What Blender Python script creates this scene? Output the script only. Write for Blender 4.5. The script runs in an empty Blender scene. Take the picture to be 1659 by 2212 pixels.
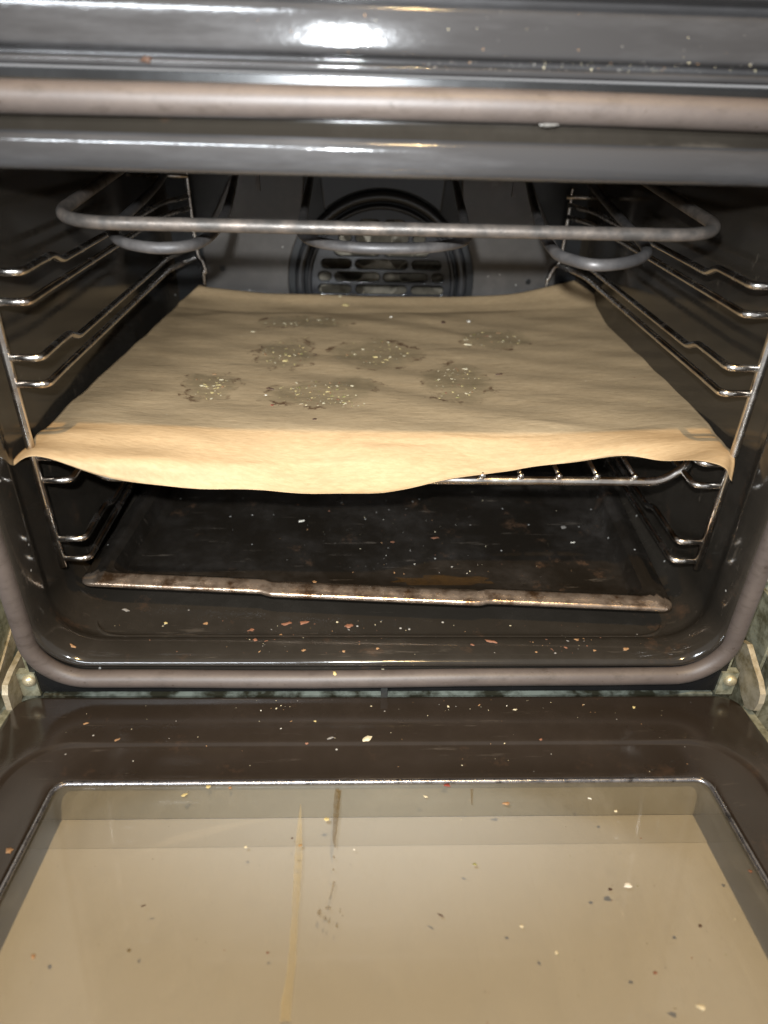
import bpy, bmesh, math, random
import numpy as np
from mathutils import Vector, Matrix
from mathutils.bvhtree import BVHTree

sc = bpy.context.scene
COL = sc.collection
random.seed(7)
rng = np.random.default_rng(5)
R = math.radians

# ------------------------------------------------------------------ camera
CAM = np.array([-0.0190, -0.3735, 0.3305])
PITCH, YAW, ROLL = R(31.451), R(2.3702), R(1.6366)
FPX, PW, PH = 1496.0, 1659.0, 2212.0


def cam_axes():
    cy, sy = math.cos(YAW), math.sin(YAW)
    fwd = np.array([sy * math.cos(PITCH), cy * math.cos(PITCH), -math.sin(PITCH)])
    right = np.array([cy, -sy, 0.0])
    up = np.cross(right, fwd)
    r2 = math.cos(ROLL) * right + math.sin(ROLL) * up
    u2 = -math.sin(ROLL) * right + math.cos(ROLL) * up
    return r2, u2, fwd


RX, UX, FX = cam_axes()
cam_d = bpy.data.cameras.new('camera')
cam = bpy.data.objects.new('camera', cam_d)
COL.objects.link(cam)
cam.matrix_world = Matrix(((RX[0], UX[0], -FX[0], CAM[0]), (RX[1], UX[1], -FX[1], CAM[1]),
                           (RX[2], UX[2], -FX[2], CAM[2]), (0, 0, 0, 1)))
cam_d.sensor_fit = 'HORIZONTAL'
cam_d.sensor_width = 36.0
cam_d.lens = 36.0 * FPX / PW
cam_d.clip_start = 0.01
cam_d.clip_end = 50
cam_d.dof.use_dof = True
cam_d.dof.focus_distance = 0.50
cam_d.dof.aperture_fstop = 6.5
sc.camera = cam

# ------------------------------------------------------------------ world, lamps, exposure
w = bpy.data.worlds.new('World')
sc.world = w
w.use_nodes = True
bg = w.node_tree.nodes['Background']
bg.inputs['Color'].default_value = (0.97, 0.97, 0.98, 1)
bg.inputs['Strength'].default_value = 0.45


def lamp(name, kind, loc, target, energy, color, size=0.01, size_y=None, spot=None):
    d = bpy.data.lights.new(name, kind)
    d.energy = energy
    d.color = color
    if kind == 'AREA':
        d.shape = 'RECTANGLE' if size_y else 'DISK'
        d.size = size
        if size_y:
            d.size_y = size_y
    else:
        d.shadow_soft_size = size
    if spot:
        d.spot_size = R(spot)
        d.spot_blend = 1.0
    o = bpy.data.objects.new(name, d)
    COL.objects.link(o)
    o.location = loc
    o.rotation_euler = (Vector(target) - Vector(loc)).to_track_quat('-Z', 'Y').to_euler()
    return o


lamp('phone_flash', 'SPOT', (-0.036, -0.375, 0.371), (0.0, 0.30, 0.06), 21.5, (0.90, 0.955, 1.0), 0.006, spot=88)
lamp('kitchen_lamp', 'AREA', (0.12, -0.92, 2.05), (0, 0, 0.05), 33.0, (1.0, 0.69, 0.32), 0.055)
lamp('strip_lamp', 'AREA', (-0.58, -1.70, 0.95), (-0.05, 0.2, 0.15), 34.0, (0.86, 0.93, 1.0), 0.68, 0.14)

sc.view_settings.view_transform = 'Standard'
sc.view_settings.look = 'None'
sc.view_settings.exposure = 0.0
sc.view_settings.gamma = 1.0
sc.view_settings.use_curve_mapping = False
sc.render.engine = 'CYCLES'
sc.cycles.max_bounces = 8
sc.cycles.transparent_max_bounces = 12
sc.cycles.use_denoising = True
sc.cycles.caustics_reflective = False
sc.cycles.caustics_refractive = False


# ------------------------------------------------------------------ pixel rays (1659 x 2212 picture)
def ray(px, py):
    d = FX + (px - PW / 2) / FPX * RX - (py - PH / 2) / FPX * UX
    return d / np.linalg.norm(d)


def bp(px, py, ax, val):
    d = ray(px, py)
    return CAM + (val - CAM[ax]) / d[ax] * d


# ------------------------------------------------------------------ materials
class NT:
    def __init__(self, name):
        self.m = bpy.data.materials.new(name)
        self.m.use_nodes = True
        self.t = self.m.node_tree
        self.b = self.t.nodes['Principled BSDF']
        self.out = self.t.nodes['Material Output']

    def n(self, typ, **kw):
        x = self.t.nodes.new(typ)
        for k, v in kw.items():
            if k.startswith('i_'):
                x.inputs[k[2:].replace('_', ' ')].default_value = v
            else:
                setattr(x, k, v)
        return x

    def l(self, a, b):
        self.t.links.new(a, b)

    def coord(self, scale=(1, 1, 1), kind='Object'):
        c = self.n('ShaderNodeTexCoord')
        mp = self.n('ShaderNodeMapping')
        mp.inputs['Scale'].default_value = scale
        self.l(c.outputs[kind], mp.inputs['Vector'])
        return mp.outputs['Vector']

    def noise(self, vec, scale, detail=4, rough=0.6):
        x = self.n('ShaderNodeTexNoise')
        x.inputs['Scale'].default_value = scale
        x.inputs['Detail'].default_value = detail
        x.inputs['Roughness'].default_value = rough
        self.l(vec, x.inputs['Vector'])
        return x.outputs['Fac']

    def ramp(self, fac, stops):
        x = self.n('ShaderNodeValToRGB')
        e = x.color_ramp.elements
        while len(e) < len(stops):
            e.new(0.5)
        for el, (p, c) in zip(e, stops):
            el.position = p
            el.color = c if len(c) == 4 else (*c, 1)
        self.l(fac, x.inputs['Fac'])
        return x.outputs['Color']

    def mix(self, fac, a, b, mode='MIX'):
        x = self.n('ShaderNodeMix', data_type='RGBA', blend_type=mode)
        for sock, v in ((x.inputs[0], fac), (x.inputs[6], a), (x.inputs[7], b)):
            if hasattr(v, 'links'):
                self.l(v, sock)
            elif isinstance(v, (int, float)):
                sock.default_value = v
            else:
                sock.default_value = (*v, 1) if len(v) == 3 else v
        return x.outputs[2]

    def math(self, op, a, b=None, c=None):
        x = self.n('ShaderNodeMath', operation=op)
        for i, v in enumerate((a, b, c)):
            if v is None:
                continue
            if hasattr(v, 'links'):
                self.l(v, x.inputs[i])
            else:
                x.inputs[i].default_value = v
        return x.outputs[0]

    def bump(self, h, strength=0.2, dist=0.001):
        x = self.n('ShaderNodeBump')
        x.inputs['Strength'].default_value = strength
        x.inputs['Distance'].default_value = dist
        self.l(h, x.inputs['Height'])
        self.l(x.outputs['Normal'], self.b.inputs['Normal'])


G = lambda v: (v, v, v)


def enamel(name, base, rough=(0.12, 0.3), dust=(0.12, 0.11, 0.10), dust_amt=0.25, specks=0.0, streak=(1, 1, 1), coat=0.0, brown=0.0, spec=0.5, fine=0.0):
    s = NT(name)
    v = s.coord(streak)
    n1 = s.noise(v, 9, 6, 0.65)
    n2 = s.noise(v, 60, 5, 0.7)
    m = s.math('MULTIPLY', s.ramp(n1, [(0.42, G(0)), (0.75, G(1))]), s.ramp(n2, [(0.35, G(0.2)), (0.7, G(1))]))
    m = s.math('MULTIPLY', m, dust_amt)
    c = s.mix(m, base, dust)
    if brown:
        sp = s.ramp(s.noise(s.coord(), 26, 7, 0.72), [(0.60, G(0)), (0.70, G(1))])
        sp2 = s.ramp(s.noise(s.coord((0.25, 2.2, 1)), 60, 6, 0.7), [(0.62, G(0)), (0.70, G(1))])
        c = s.mix(s.math('MULTIPLY', sp, brown), c, (0.085, 0.048, 0.028))
        c = s.mix(s.math('MULTIPLY', sp2, brown * 0.6), c, (0.16, 0.13, 0.10))
    if specks:
        vo = s.n('ShaderNodeTexVoronoi')
        vo.inputs['Scale'].default_value = 150
        s.l(s.coord(), vo.inputs['Vector'])
        d = s.ramp(vo.outputs['Distance'], [(0.0, G(1)), (0.10, G(1)), (0.16, G(0))])
        sel = s.n('ShaderNodeSeparateColor')
        s.l(vo.outputs['Color'], sel.inputs['Color'])
        pick = s.math('GREATER_THAN', sel.outputs[0], 1 - specks)
        k = s.math('MULTIPLY', d, pick)
        c = s.mix(k, c, (0.42, 0.40, 0.36))
    s.l(c, s.b.inputs['Base Color'])
    rr = s.ramp(s.noise(v, 18, 5, 0.6), [(0.3, G(rough[0])), (0.75, G(rough[1]))])
    s.l(rr, s.b.inputs['Roughness'])
    s.b.inputs['Coat Weight'].default_value = coat
    s.b.inputs['Specular IOR Level'].default_value = spec
    s.b.inputs['Coat Roughness'].default_value = 0.05
    if fine:
        s.bump(s.math('ADD', s.noise(s.coord((0.5, 1, 1)), 420, 3, 0.7), s.math('MULTIPLY', s.noise(s.coord(), 30, 3, 0.5), 2.0)), fine, 0.0008)
    else:
        s.bump(s.noise(s.coord(), 35, 2, 0.5), 0.04, 0.0006)
    return s.m


def metal(name, base, alt, rough=(0.15, 0.35), metallic=1.0, scale=60, bump=0.1, alt_pos=(0.45, 0.7)):
    s = NT(name)
    v = s.coord()
    n1 = s.noise(v, scale, 6, 0.65)
    c = s.mix(s.ramp(n1, [(alt_pos[0], G(0)), (alt_pos[1], G(1))]), base, alt)
    s.l(c, s.b.inputs['Base Color'])
    s.l(s.ramp(s.noise(v, scale * 1.7, 4), [(0.3, G(rough[0])), (0.7, G(rough[1]))]), s.b.inputs['Roughness'])
    s.b.inputs['Metallic'].default_value = metallic
    if bump:
        s.bump(s.noise(v, scale * 4, 4, 0.7), bump, 0.0005)
    return s.m


M = {}
M['cavity'] = enamel('black_enamel', (0.0230, 0.0190, 0.0145), (0.07, 0.20), (0.060, 0.050, 0.040), 0.5, 0.02, brown=0.45)
M['fascia'] = enamel('grey_black_enamel', (0.038, 0.0355, 0.0345), (0.07, 0.16), (0.16, 0.155, 0.155), 0.6, 0.02, (0.4, 1, 2.5), spec=0.34, fine=0.10)
M['back'] = enamel('back_wall_enamel', (0.085, 0.078, 0.072), (0.14, 0.30), (0.19, 0.17, 0.15), 0.8, 0.03)
M['ring'] = enamel('ring_enamel', (0.030, 0.030, 0.032), (0.07, 0.16), (0.08, 0.08, 0.08), 0.3, 0.0)
M['groove'] = enamel('groove_enamel', (0.006, 0.006, 0.006), (0.3, 0.5), (0.02, 0.02, 0.02), 0.2)
M['door'] = enamel('brown_black_enamel', (0.024, 0.0175, 0.0125), (0.10, 0.24), (0.10, 0.075, 0.06), 0.22, 0.02, brown=0.4)
M['tray'] = enamel('tray_enamel', (0.012, 0.0095, 0.0070), (0.10, 0.32), (0.080, 0.070, 0.062), 0.6, 0.05, brown=0.7)
M['frame'] = enamel('frame_enamel', (0.010, 0.0095, 0.009), (0.18, 0.35), (0.03, 0.03, 0.03), 0.3, 0.02)

s = NT('seal_rubber')
v = s.coord()
c = s.mix(s.ramp(s.noise(v, 25, 6, 0.7), [(0.4, G(0)), (0.75, G(1))]), (0.084, 0.065, 0.055), (0.112, 0.087, 0.072))
c = s.mix(s.ramp(s.noise(s.coord((1, 1, 1)), 240, 3, 0.7), [(0.66, G(0)), (0.74, G(1))]), c, (0.045, 0.03, 0.02))
c = s.mix(s.ramp(s.noise(s.coord((1, 1, 3)), 70, 5, 0.7), [(0.52, G(0)), (0.72, G(0.7))]), c, (0.05, 0.037, 0.028))
s.l(c, s.b.inputs['Base Color'])
s.b.inputs['Roughness'].default_value = 0.5
s.bump(s.noise(v, 300, 4, 0.7), 0.25, 0.0004)
M['seal'] = s.m

M['chrome'] = metal('chromed_wire', (0.72, 0.68, 0.63), (0.46, 0.37, 0.30), (0.12, 0.34), 1.0, 45, 0.06)
M['element'] = metal('oxidised_element', (0.080, 0.070, 0.061), (0.20, 0.160, 0.130), (0.34, 0.6), 0.5, 70, 0.4, (0.42, 0.72))
M['inner_element'] = metal('oxidised_element_dark', (0.075, 0.069, 0.066), (0.14, 0.125, 0.115), (0.4, 0.6), 0.4, 55, 0.25)
M['rim'] = metal('baked_rim', (0.50, 0.385, 0.29), (0.13, 0.075, 0.04), (0.12, 0.34), 0.85, 75, 0.45, (0.44, 0.66))
M['hinge'] = metal('rusty_zinc', (0.47, 0.40, 0.28), (0.20, 0.15, 0.07), (0.35, 0.6), 0.35, 90, 0.5, (0.42, 0.7))
M['hinge_green'] = metal('greenish_zinc', (0.36, 0.35, 0.25), (0.12, 0.11, 0.06), (0.35, 0.6), 0.4, 110, 0.5, (0.42, 0.66))
M['strip'] = metal('dirty_strip', (0.27, 0.29, 0.235), (0.04, 0.037, 0.022), (0.3, 0.6), 0.35, 42, 0.4, (0.40, 0.56))
M['screw'] = metal('yellow_zinc', (0.62, 0.54, 0.36), (0.42, 0.36, 0.22), (0.3, 0.5), 0.6, 120, 0.2)
M['fan'] = metal('fan_metal', (0.24, 0.21, 0.16), (0.09, 0.075, 0.05), (0.35, 0.55), 0.6, 80, 0.2)
M['trim'] = metal('glass_trim', (0.34, 0.33, 0.34), (0.08, 0.075, 0.075), (0.16, 0.4), 0.9, 130, 0.3, (0.5, 0.7))
M['beige'] = metal('beige_panel', (0.48, 0.43, 0.36), (0.40, 0.35, 0.28), (0.4, 0.6), 0.0, 30, 0.05)
M['dark'] = metal('dark_inside', (0.02, 0.02, 0.018), (0.04, 0.037, 0.03), (0.5, 0.8), 0.0, 60, 0.1)

# parchment: brown fibrous paper with greasy patches
PATCH = []   # (x, y, rx, ry, rot) filled in before the material is built


def paper_material():
    s = NT('parchment')
    v = s.coord((6, 26, 8))
    fib = s.noise(v, 22, 6, 0.7)
    v2 = s.coord((3, 14, 3))
    cl = s.noise(v2, 9, 5, 0.65)
    c = s.mix(s.ramp(fib, [(0.34, G(0)), (0.66, G(1))]), (0.445, 0.305, 0.165), (0.550, 0.392, 0.222))
    c = s.mix(s.math('MULTIPLY', s.ramp(cl, [(0.35, G(1)), (0.65, G(0))]), 0.35), c, (0.40, 0.29, 0.17))
    geo = s.n('ShaderNodeTexCoord')
    sep = s.n('ShaderNodeSeparateXYZ')
    nz = s.n('ShaderNodeTexNoise')
    nz.inputs['Scale'].default_value = 40
    nz.inputs['Detail'].default_value = 6
    nz.inputs['Roughness'].default_value = 0.7
    s.l(geo.outputs['Object'], nz.inputs['Vector'])
    add = s.n('ShaderNodeVectorMath', operation='MULTIPLY_ADD')
    s.l(nz.outputs['Color'], add.inputs[0])
    add.inputs[1].default_value = (0.05, 0.05, 0)
    s.l(geo.outputs['Object'], add.inputs[2])
    s.l(add.outputs[0], sep.inputs[0])
    tot = None
    edge = None
    for (x, y, rx, ry) in PATCH:
        dx = s.math('DIVIDE', s.math('SUBTRACT', sep.outputs[0], x + 0.025), rx)
        dy = s.math('DIVIDE', s.math('SUBTRACT', sep.outputs[1], y + 0.025), ry)
        d = s.math('SQRT', s.math('ADD', s.math('MULTIPLY', dx, dx), s.math('MULTIPLY', dy, dy)))
        tot = d if tot is None else s.math('MINIMUM', tot, d)
    mask = s.ramp(tot, [(0.62, G(1)), (1.0, G(0))])
    edge = s.ramp(tot, [(0.78, G(0)), (0.90, G(1)), (0.98, G(0))])
    brown = s.ramp(s.noise(s.coord(), 55, 4, 0.6), [(0.50, G(0)), (0.60, G(1))])
    c = s.mix(s.math('MULTIPLY', mask, s.ramp(s.noise(s.coord(), 70, 5, 0.7), [(0.3, G(0.35)), (0.62, G(0.85))])), c, (0.285, 0.205, 0.110))
    c = s.mix(s.math('MULTIPLY', s.math('MULTIPLY', edge, brown), 0.95), c, (0.10, 0.045, 0.02))
    fl = s.ramp(s.noise(s.coord((1, 3, 1)), 130, 3, 0.6), [(0.70, G(0)), (0.75, G(1))])
    c = s.mix(s.math('MULTIPLY', fl, 0.4), c, (0.30, 0.20, 0.10))
    s.l(c, s.b.inputs['Base Color'])
    s.l(s.ramp(mask, [(0, G(0.58)), (1, G(0.40))]), s.b.inputs['Roughness'])
    s.b.inputs['Specular IOR Level'].default_value = 0.18
    h = s.math('ADD', s.math('MULTIPLY', fib, 0.35), s.noise(s.coord((1, 2.5, 1)), 35, 4, 0.55))
    s.bump(h, 0.45, 0.0022)
    tr = s.n('ShaderNodeBsdfTranslucent')
    s.l(c, tr.inputs['Color'])
    mx = s.n('ShaderNodeMixShader')
    mx.inputs[0].default_value = 0.18
    s.l(s.b.outputs[0], mx.inputs[1])
    s.l(tr.outputs[0], mx.inputs[2])
    s.l(mx.outputs[0], s.out.inputs['Surface'])
    return s.m


def glass_material():
    s = NT('door_glass')
    fr = s.n('ShaderNodeFresnel')
    fr.inputs['IOR'].default_value = 1.5
    tr = s.n('ShaderNodeBsdfTransparent')
    tr.inputs['Color'].default_value = (0.93, 0.92, 0.89, 1)
    gl = s.n('ShaderNodeBsdfGlossy')
    gl.inputs['Roughness'].default_value = 0.05
    m1 = s.n('ShaderNodeMixShader')
    s.l(fr.outputs[0], m1.inputs[0])
    s.l(tr.outputs[0], m1.inputs[1])
    s.l(gl.outputs[0], m1.inputs[2])
    # greasy film on the pane
    df = s.n('ShaderNodeBsdfDiffuse')
    df.inputs['Color'].default_value = (0.50, 0.44, 0.33, 1)
    f1 = s.ramp(s.noise(s.coord((1.2, 1.0, 1)), 5, 6, 0.6), [(0.25, G(0.04)), (0.75, G(0.20))])
    f2 = s.ramp(s.noise(s.coord((1.6, 1.0, 1)), 38, 5, 0.7), [(0.50, G(0.0)), (0.85, G(0.08))])
    f3 = s.ramp(s.noise(s.coord((4.0, 0.35, 1)), 12, 6, 0.75), [(0.55, G(0.0)), (0.75, G(0.07))])
    film = s.math('ADD', s.math('ADD', f1, f2), f3)
    m2 = s.n('ShaderNodeMixShader')
    s.l(film, m2.inputs[0])
    s.l(m1.outputs[0], m2.inputs[1])
    s.l(df.outputs[0], m2.inputs[2])
    s.l(m2.outputs[0], s.out.inputs['Surface'])
    return s.m


def plain(name, col, rough=0.6, var=0.25, spec=0.4, scale=400):
    s = NT(name)
    a = tuple(max(0, x * (1 - var)) for x in col)
    b = tuple(min(1, x * (1 + var)) for x in col)
    s.l(s.mix(s.ramp(s.noise(s.coord(), scale, 4, 0.7), [(0.3, G(0)), (0.7, G(1))]), a, b), s.b.inputs['Base Color'])
    s.b.inputs['Roughness'].default_value = rough
    s.b.inputs['Specular IOR Level'].default_value = spec
    return s.m


def stain(name, col, alpha):
    s = NT(name)
    s.b.inputs['Base Color'].default_value = (*col, 1)
    s.b.inputs['Roughness'].default_value = 0.25
    a = s.ramp(s.noise(s.coord(), 160, 4, 0.65), [(0.3, G(alpha * 0.45)), (0.7, G(alpha))])
    s.l(a, s.b.inputs['Alpha'])
    return s.m


M['glass'] = glass_material()
M['plate'] = plain('tan_plate', (0.70, 0.70, 0.70), 0.45, 0.03, 0.3, 6)
M['plate_shade'] = plain('tan_plate_shade', (0.56, 0.56, 0.56), 0.5, 0.03, 0.3, 6)  # darker plate tone, stands in for shade near the hinge edge
M['spacer'] = plain('dark_spacer', (0.060, 0.060, 0.060), 0.35, 0.15, 0.4, 20)
M['rail_strip'] = plain('grey_rail', (0.40, 0.40, 0.37), 0.45, 0.08, 0.4, 12)
M['cream'] = plain('crumb_cream', (0.60, 0.51, 0.33))
M['yellow'] = plain('crumb_yellow', (0.50, 0.39, 0.17))
M['white'] = plain('crumb_white', (0.78, 0.72, 0.60))
M['rust'] = plain('crumb_rust', (0.20, 0.085, 0.045))
M['orange'] = plain('crumb_orange', (0.30, 0.165, 0.075))
M['dark_brown'] = plain('crumb_dark', (0.07, 0.035, 0.02))
M['red'] = plain('crumb_red', (0.22, 0.035, 0.02))
M['greyfluff'] = plain('crumb_grey', (0.21, 0.19, 0.165))
M['green'] = plain('crumb_green', (0.22, 0.20, 0.06))
M['stain_yellow'] = stain('grease_yellow', (0.58, 0.42, 0.17), 0.36)
M['stain_brown'] = stain('grease_brown', (0.15, 0.095, 0.03), 0.6)
M['puddle'] = stain('grease_puddle', (0.085, 0.045, 0.014), 0.42)


# ------------------------------------------------------------------ mesh helpers
def link(name, verts, faces, mat, parent=None, smooth=True, auto=None):
    me = bpy.data.meshes.new(name)
    me.from_pydata([tuple(map(float, p)) for p in verts], [], faces)
    me.update()
    bm = bmesh.new()
    bm.from_mesh(me)
    bmesh.ops.recalc_face_normals(bm, faces=bm.faces)
    bm.to_mesh(me)
    bm.free()
    if smooth:
        me.shade_smooth()
        if auto:
            me.set_sharp_from_angle(angle=R(auto))
    o = bpy.data.objects.new(name, me)
    me.materials.append(mat)
    COL.objects.link(o)
    if parent:
        adopt(o, parent)
    return o


def adopt(o, parent):
    o.parent = parent
    inv = Matrix.Identity(4)
    p = parent
    mats = []
    while p is not None:
        mats.append(p.matrix_basis.copy())
        mats.append(p.matrix_parent_inverse.copy())
        p = p.parent
    wm = Matrix.Identity(4)
    for i in range(len(mats) - 2, -1, -2):
        wm = wm @ mats[i + 1] @ mats[i]
    o.matrix_parent_inverse = wm.inverted()
    return o


def empty(name, loc):
    o = bpy.data.objects.new(name, None)
    o.location = loc
    o.empty_display_size = 0.05
    COL.objects.link(o)
    return o


def tag(o, label, cat, group=None, kind=None):
    o['label'] = label
    if cat:
        o['category'] = cat
    if group:
        o['group'] = group
    if kind:
        o['kind'] = kind
    return o


def tube_geo(path, r, n=12, closed=False, cap=True):
    P = [Vector(p) for p in path]
    rs = r if hasattr(r, '__len__') else [r] * len(P)
    T = []
    for i in range(len(P)):
        a = P[i - 1] if (i > 0 or closed) else P[i]
        b = P[(i + 1) % len(P)] if (i < len(P) - 1 or closed) else P[i]
        T.append((b - a).normalized())
    ref = Vector((0, 0, 1)) if abs(T[0].z) < 0.9 else Vector((1, 0, 0))
    u = T[0].cross(ref).normalized()
    V, F = [], []
    for i, t in enumerate(T):
        u = (u - t * u.dot(t)).normalized()
        vv = t.cross(u)
        for k in range(n):
            a = 2 * math.pi * k / n
            V.append(P[i] + (u * math.cos(a) + vv * math.sin(a)) * rs[i])
    m = len(P)
    for i in range(m if closed else m - 1):
        for k in range(n):
            j = (i + 1) % m
            F.append((i * n + k, i * n + (k + 1) % n, j * n + (k + 1) % n, j * n + k))
    if cap and not closed:
        F.append(tuple(range(n - 1, -1, -1)))
        F.append(tuple((m - 1) * n + k for k in range(n)))
    return V, F


def smooth_path(pts, rad=0.01, seg=6):
    """polyline with its inner corners rounded"""
    P = [Vector(p) for p in pts]
    out = [P[0]]
    for i in range(1, len(P) - 1):
        a, b, c = P[i - 1], P[i], P[i + 1]
        rr = rad[i] if hasattr(rad, '__len__') else rad
        l1, l2 = (a - b).length, (c - b).length
        rr = min(rr, l1 * 0.49, l2 * 0.49)
        p0 = b + (a - b).normalized() * rr
        p1 = b + (c - b).normalized() * rr
        for k in range(seg + 1):
            t = k / seg
            out.append(p0 * (1 - t) ** 2 + b * 2 * t * (1 - t) + p1 * t * t)
    out.append(P[-1])
    return out


def spline(pts, n=12):
    """Catmull-Rom through points"""
    P = np.array([list(map(float, p)) for p in pts])
    P = np.vstack([2 * P[0] - P[1], P, 2 * P[-1] - P[-2]])
    out = []
    for i in range(1, len(P) - 2):
        for k in range(n):
            t = k / n
            p0, p1, p2, p3 = P[i - 1], P[i], P[i + 1], P[i + 2]
            out.append(0.5 * (2 * p1 + (p2 - p0) * t + (2 * p0 - 5 * p1 + 4 * p2 - p3) * t * t
                              + (3 * p1 - p0 - 3 * p2 + p3) * t ** 3))
    out.append(P[-2])
    return out


def merge(*geos):
    V, F = [], []
    for v, f in geos:
        o = len(V)
        V += list(v)
        F += [tuple(i + o for i in q) for q in f]
    return V, F


def box_geo(x0, x1, y0, y1, z0, z1):
    V = [(x, y, z) for x in (x0, x1) for y in (y0, y1) for z in (z0, z1)]
    F = [(0, 1, 3, 2), (4, 6, 7, 5), (0, 4, 5, 1), (2, 3, 7, 6), (0, 2, 6, 4), (1, 5, 7, 3)]
    return V, F


def rrect(hw, b, t, r, n=10, cx=0.0, rt=None):
    """rounded rectangle, counter-clockwise from bottom-left; r bottom corners, rt top corners"""
    rt = r if rt is None else rt
    pts = []
    for (sx, zc, rr, a0) in ((1, b + r, r, -90), (1, t - rt, rt, 0), (-1, t - rt, rt, 90), (-1, b + r, r, 180)):
        xc = cx + sx * (hw - rr)
        for k in range(n + 1):
            a = R(a0 + 90 * k / n)
            pts.append((xc + rr * math.cos(a), zc + rr * math.sin(a)))
    # straight subdivisions along each side, for smooth normals
    out = []
    m = len(pts)
    for i in range(m):
        a, c = pts[i], pts[(i + 1) % m]
        out.append(a)
        if (i + 1) % (n + 1) == 0:
            for k in range(1, 8):
                out.append((a[0] + (c[0] - a[0]) * k / 8, a[1] + (c[1] - a[1]) * k / 8))
    return out


def loft(rings, close_last=False):
    V, F = [], []
    n = len(rings[0])
    for rg in rings:
        V += rg
    for i in range(len(rings) - 1):
        for k in range(n):
            F.append((i * n + k, i * n + (k + 1) % n, (i + 1) * n + (k + 1) % n, (i + 1) * n + k))
    if close_last:
        F.append(tuple((len(rings) - 1) * n + k for k in range(n)))
    return V, F


def curve_plate(name, outer, holes, y_front, thick, bevel, mat, parent, res=2):
    """flat plate in the xz plane with holes, rounded edges"""
    cu = bpy.data.curves.new(name, 'CURVE')
    cu.dimensions = '2D'
    cu.fill_mode = 'BOTH'
    cu.extrude = max(thick / 2 - bevel, 0.0001)
    cu.bevel_depth = bevel
    cu.bevel_resolution = res
    cu.offset = -bevel
    for loop in [outer] + holes:
        sp = cu.splines.new('POLY')
        sp.points.add(len(loop) - 1)
        for p, (x, z) in zip(sp.points, loop):
            p.co = (x, z, 0, 1)
        sp.use_cyclic_u = True
    ob = bpy.data.objects.new(name + '_curve', cu)
    COL.objects.link(ob)
    dg = bpy.context.evaluated_depsgraph_get()
    me = bpy.data.meshes.new_from_object(ob.evaluated_get(dg))
    bpy.data.objects.remove(ob)
    # curve xy -> world xz, facing -y
    me.transform(Matrix(((1, 0, 0, 0), (0, 0, -1, y_front + thick / 2), (0, 1, 0, 0), (0, 0, 0, 1))))
    me.materials.clear()
    me.materials.append(mat)
    me.shade_smooth()
    me.set_sharp_from_angle(angle=R(40))
    me.name = name
    o = bpy.data.objects.new(name, me)
    COL.objects.link(o)
    adopt(o, parent)
    return o


SURF = {}


def remember(key, o):
    me = o.data
    SURF[key] = BVHTree.FromPolygons([v.co.copy() for v in me.vertices], [tuple(p.vertices) for p in me.polygons])


def hit(px, py, keys):
    best = None
    d = Vector(ray(px, py))
    for k in keys:
        loc, nor, idx, dist = SURF[k].ray_cast(Vector(CAM), d)
        if loc is not None and (best is None or dist < best[2]):
            if nor.dot(d) > 0:
                nor = -nor
            best = (loc, nor, dist)
    return best


# ------------------------------------------------------------------ oven
YB = 0.45          # back wall
oven = empty('oven', (0, 0.22, -0.07))
tag(oven, 'black enamel built-in oven with its door hanging open and a grimy interior', 'oven')

# cavity with its rolled front flange: (y, half width, bottom, top, corner radius)
prof = [(0.020, .2580, -.0570, .3350, .004), (0.002, .2580, -.0570, .3350, .004), (0.0, .2570, -.0558, .3345, .005),
        (0.0, .2545, -.0440, .3310, .034), (0.0015, .2480, -.0340, .3185, .033), (0.0018, .2475, -.0325, .3165, .033),
        (0.0, .2465, -.0300, .3125, .033), (-.0030, .2455, -.0275, .3095, .033), (-.0045, .2448, -.0255, .3075, .034),
        (-.0045, .2435, -.0238, .3045, .034), (-.0030, .2422, -.0225, .3000, .034), (.0000, .2412, -.0214, .2965, .034),
        (.0040, .2406, -.0208, .2950, .034), (.0100, .2402, -.0205, .2945, .034), (.0160, .2402, -.0206, .2948, .034),
        (.0200, .2405, -.0212, .2965, .034), (.0235, .2410, -.0230, .3000, .034), (.0265, .2420, -.0245, .3040, .034),
        (.0320, .2428, -.0250, .3060, .034), (.10, .2430, -.0250, .3060, .034), (.2, .2430, -.0250, .3060, .034),
        (.3, .2430, -.0250, .3060, .034), (.40, .2430, -.0250, .3060, .034), (.43, .2420, -.0240, .305, .034),
        (.444, .2380, -.0200, .301, .034), (YB, .2300, -.0120, .294, .034)]
rings = [[(x, y, z) for x, z in rrect(hw, zb, zt, r, 12, 0, min(r, .03))] for (y, hw, zb, zt, r) in prof]
V, F = loft(rings[3:])
cav = link('cavity', V, F, M['cavity'], oven)
remember('floor', cav)
V, F = loft(rings[:4])
fr = link('front_frame', V, F, M['frame'], oven, auto=40)
remember('frame', fr)

# fascia above the opening: pressed steps, seen as horizontal bands
def fascia_profile():
    key = [(0.0, .3340), (-.0015, .3348), (-.0020, .3365), (-.0012, .3374), (.0016, .3381), (.0020, .3398), (-.0005, .3409),
           (-.0025, .3420), (-.0030, .3450), (-.0026, .3560), (-.0015, .3592), (.0010, .3606), (.0022, .3618), (.0020, .3632),
           (-.0010, .3643), (-.0040, .3655), (-.0050, .3690), (-.0050, .40), (-.003, .42)]
    return spline([(a, b, 0) for a, b in key], 5)


fp = fascia_profile()
xs = np.linspace(-.30, .30, 31)
V, F = [], []
for i, x in enumerate(xs):
    for p in fp:
        V.append((x, p[0] - 0.0002, p[1] + 0.0018))
n = len(fp)
for i in range(len(xs) - 1):
    for k in range(n - 1):
        F.append((i * n + k, i * n + k + 1, (i + 1) * n + k + 1, (i + 1) * n + k))
fas = link('fascia', V, F, M['fascia'], oven)
remember('fascia', fas)

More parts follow.
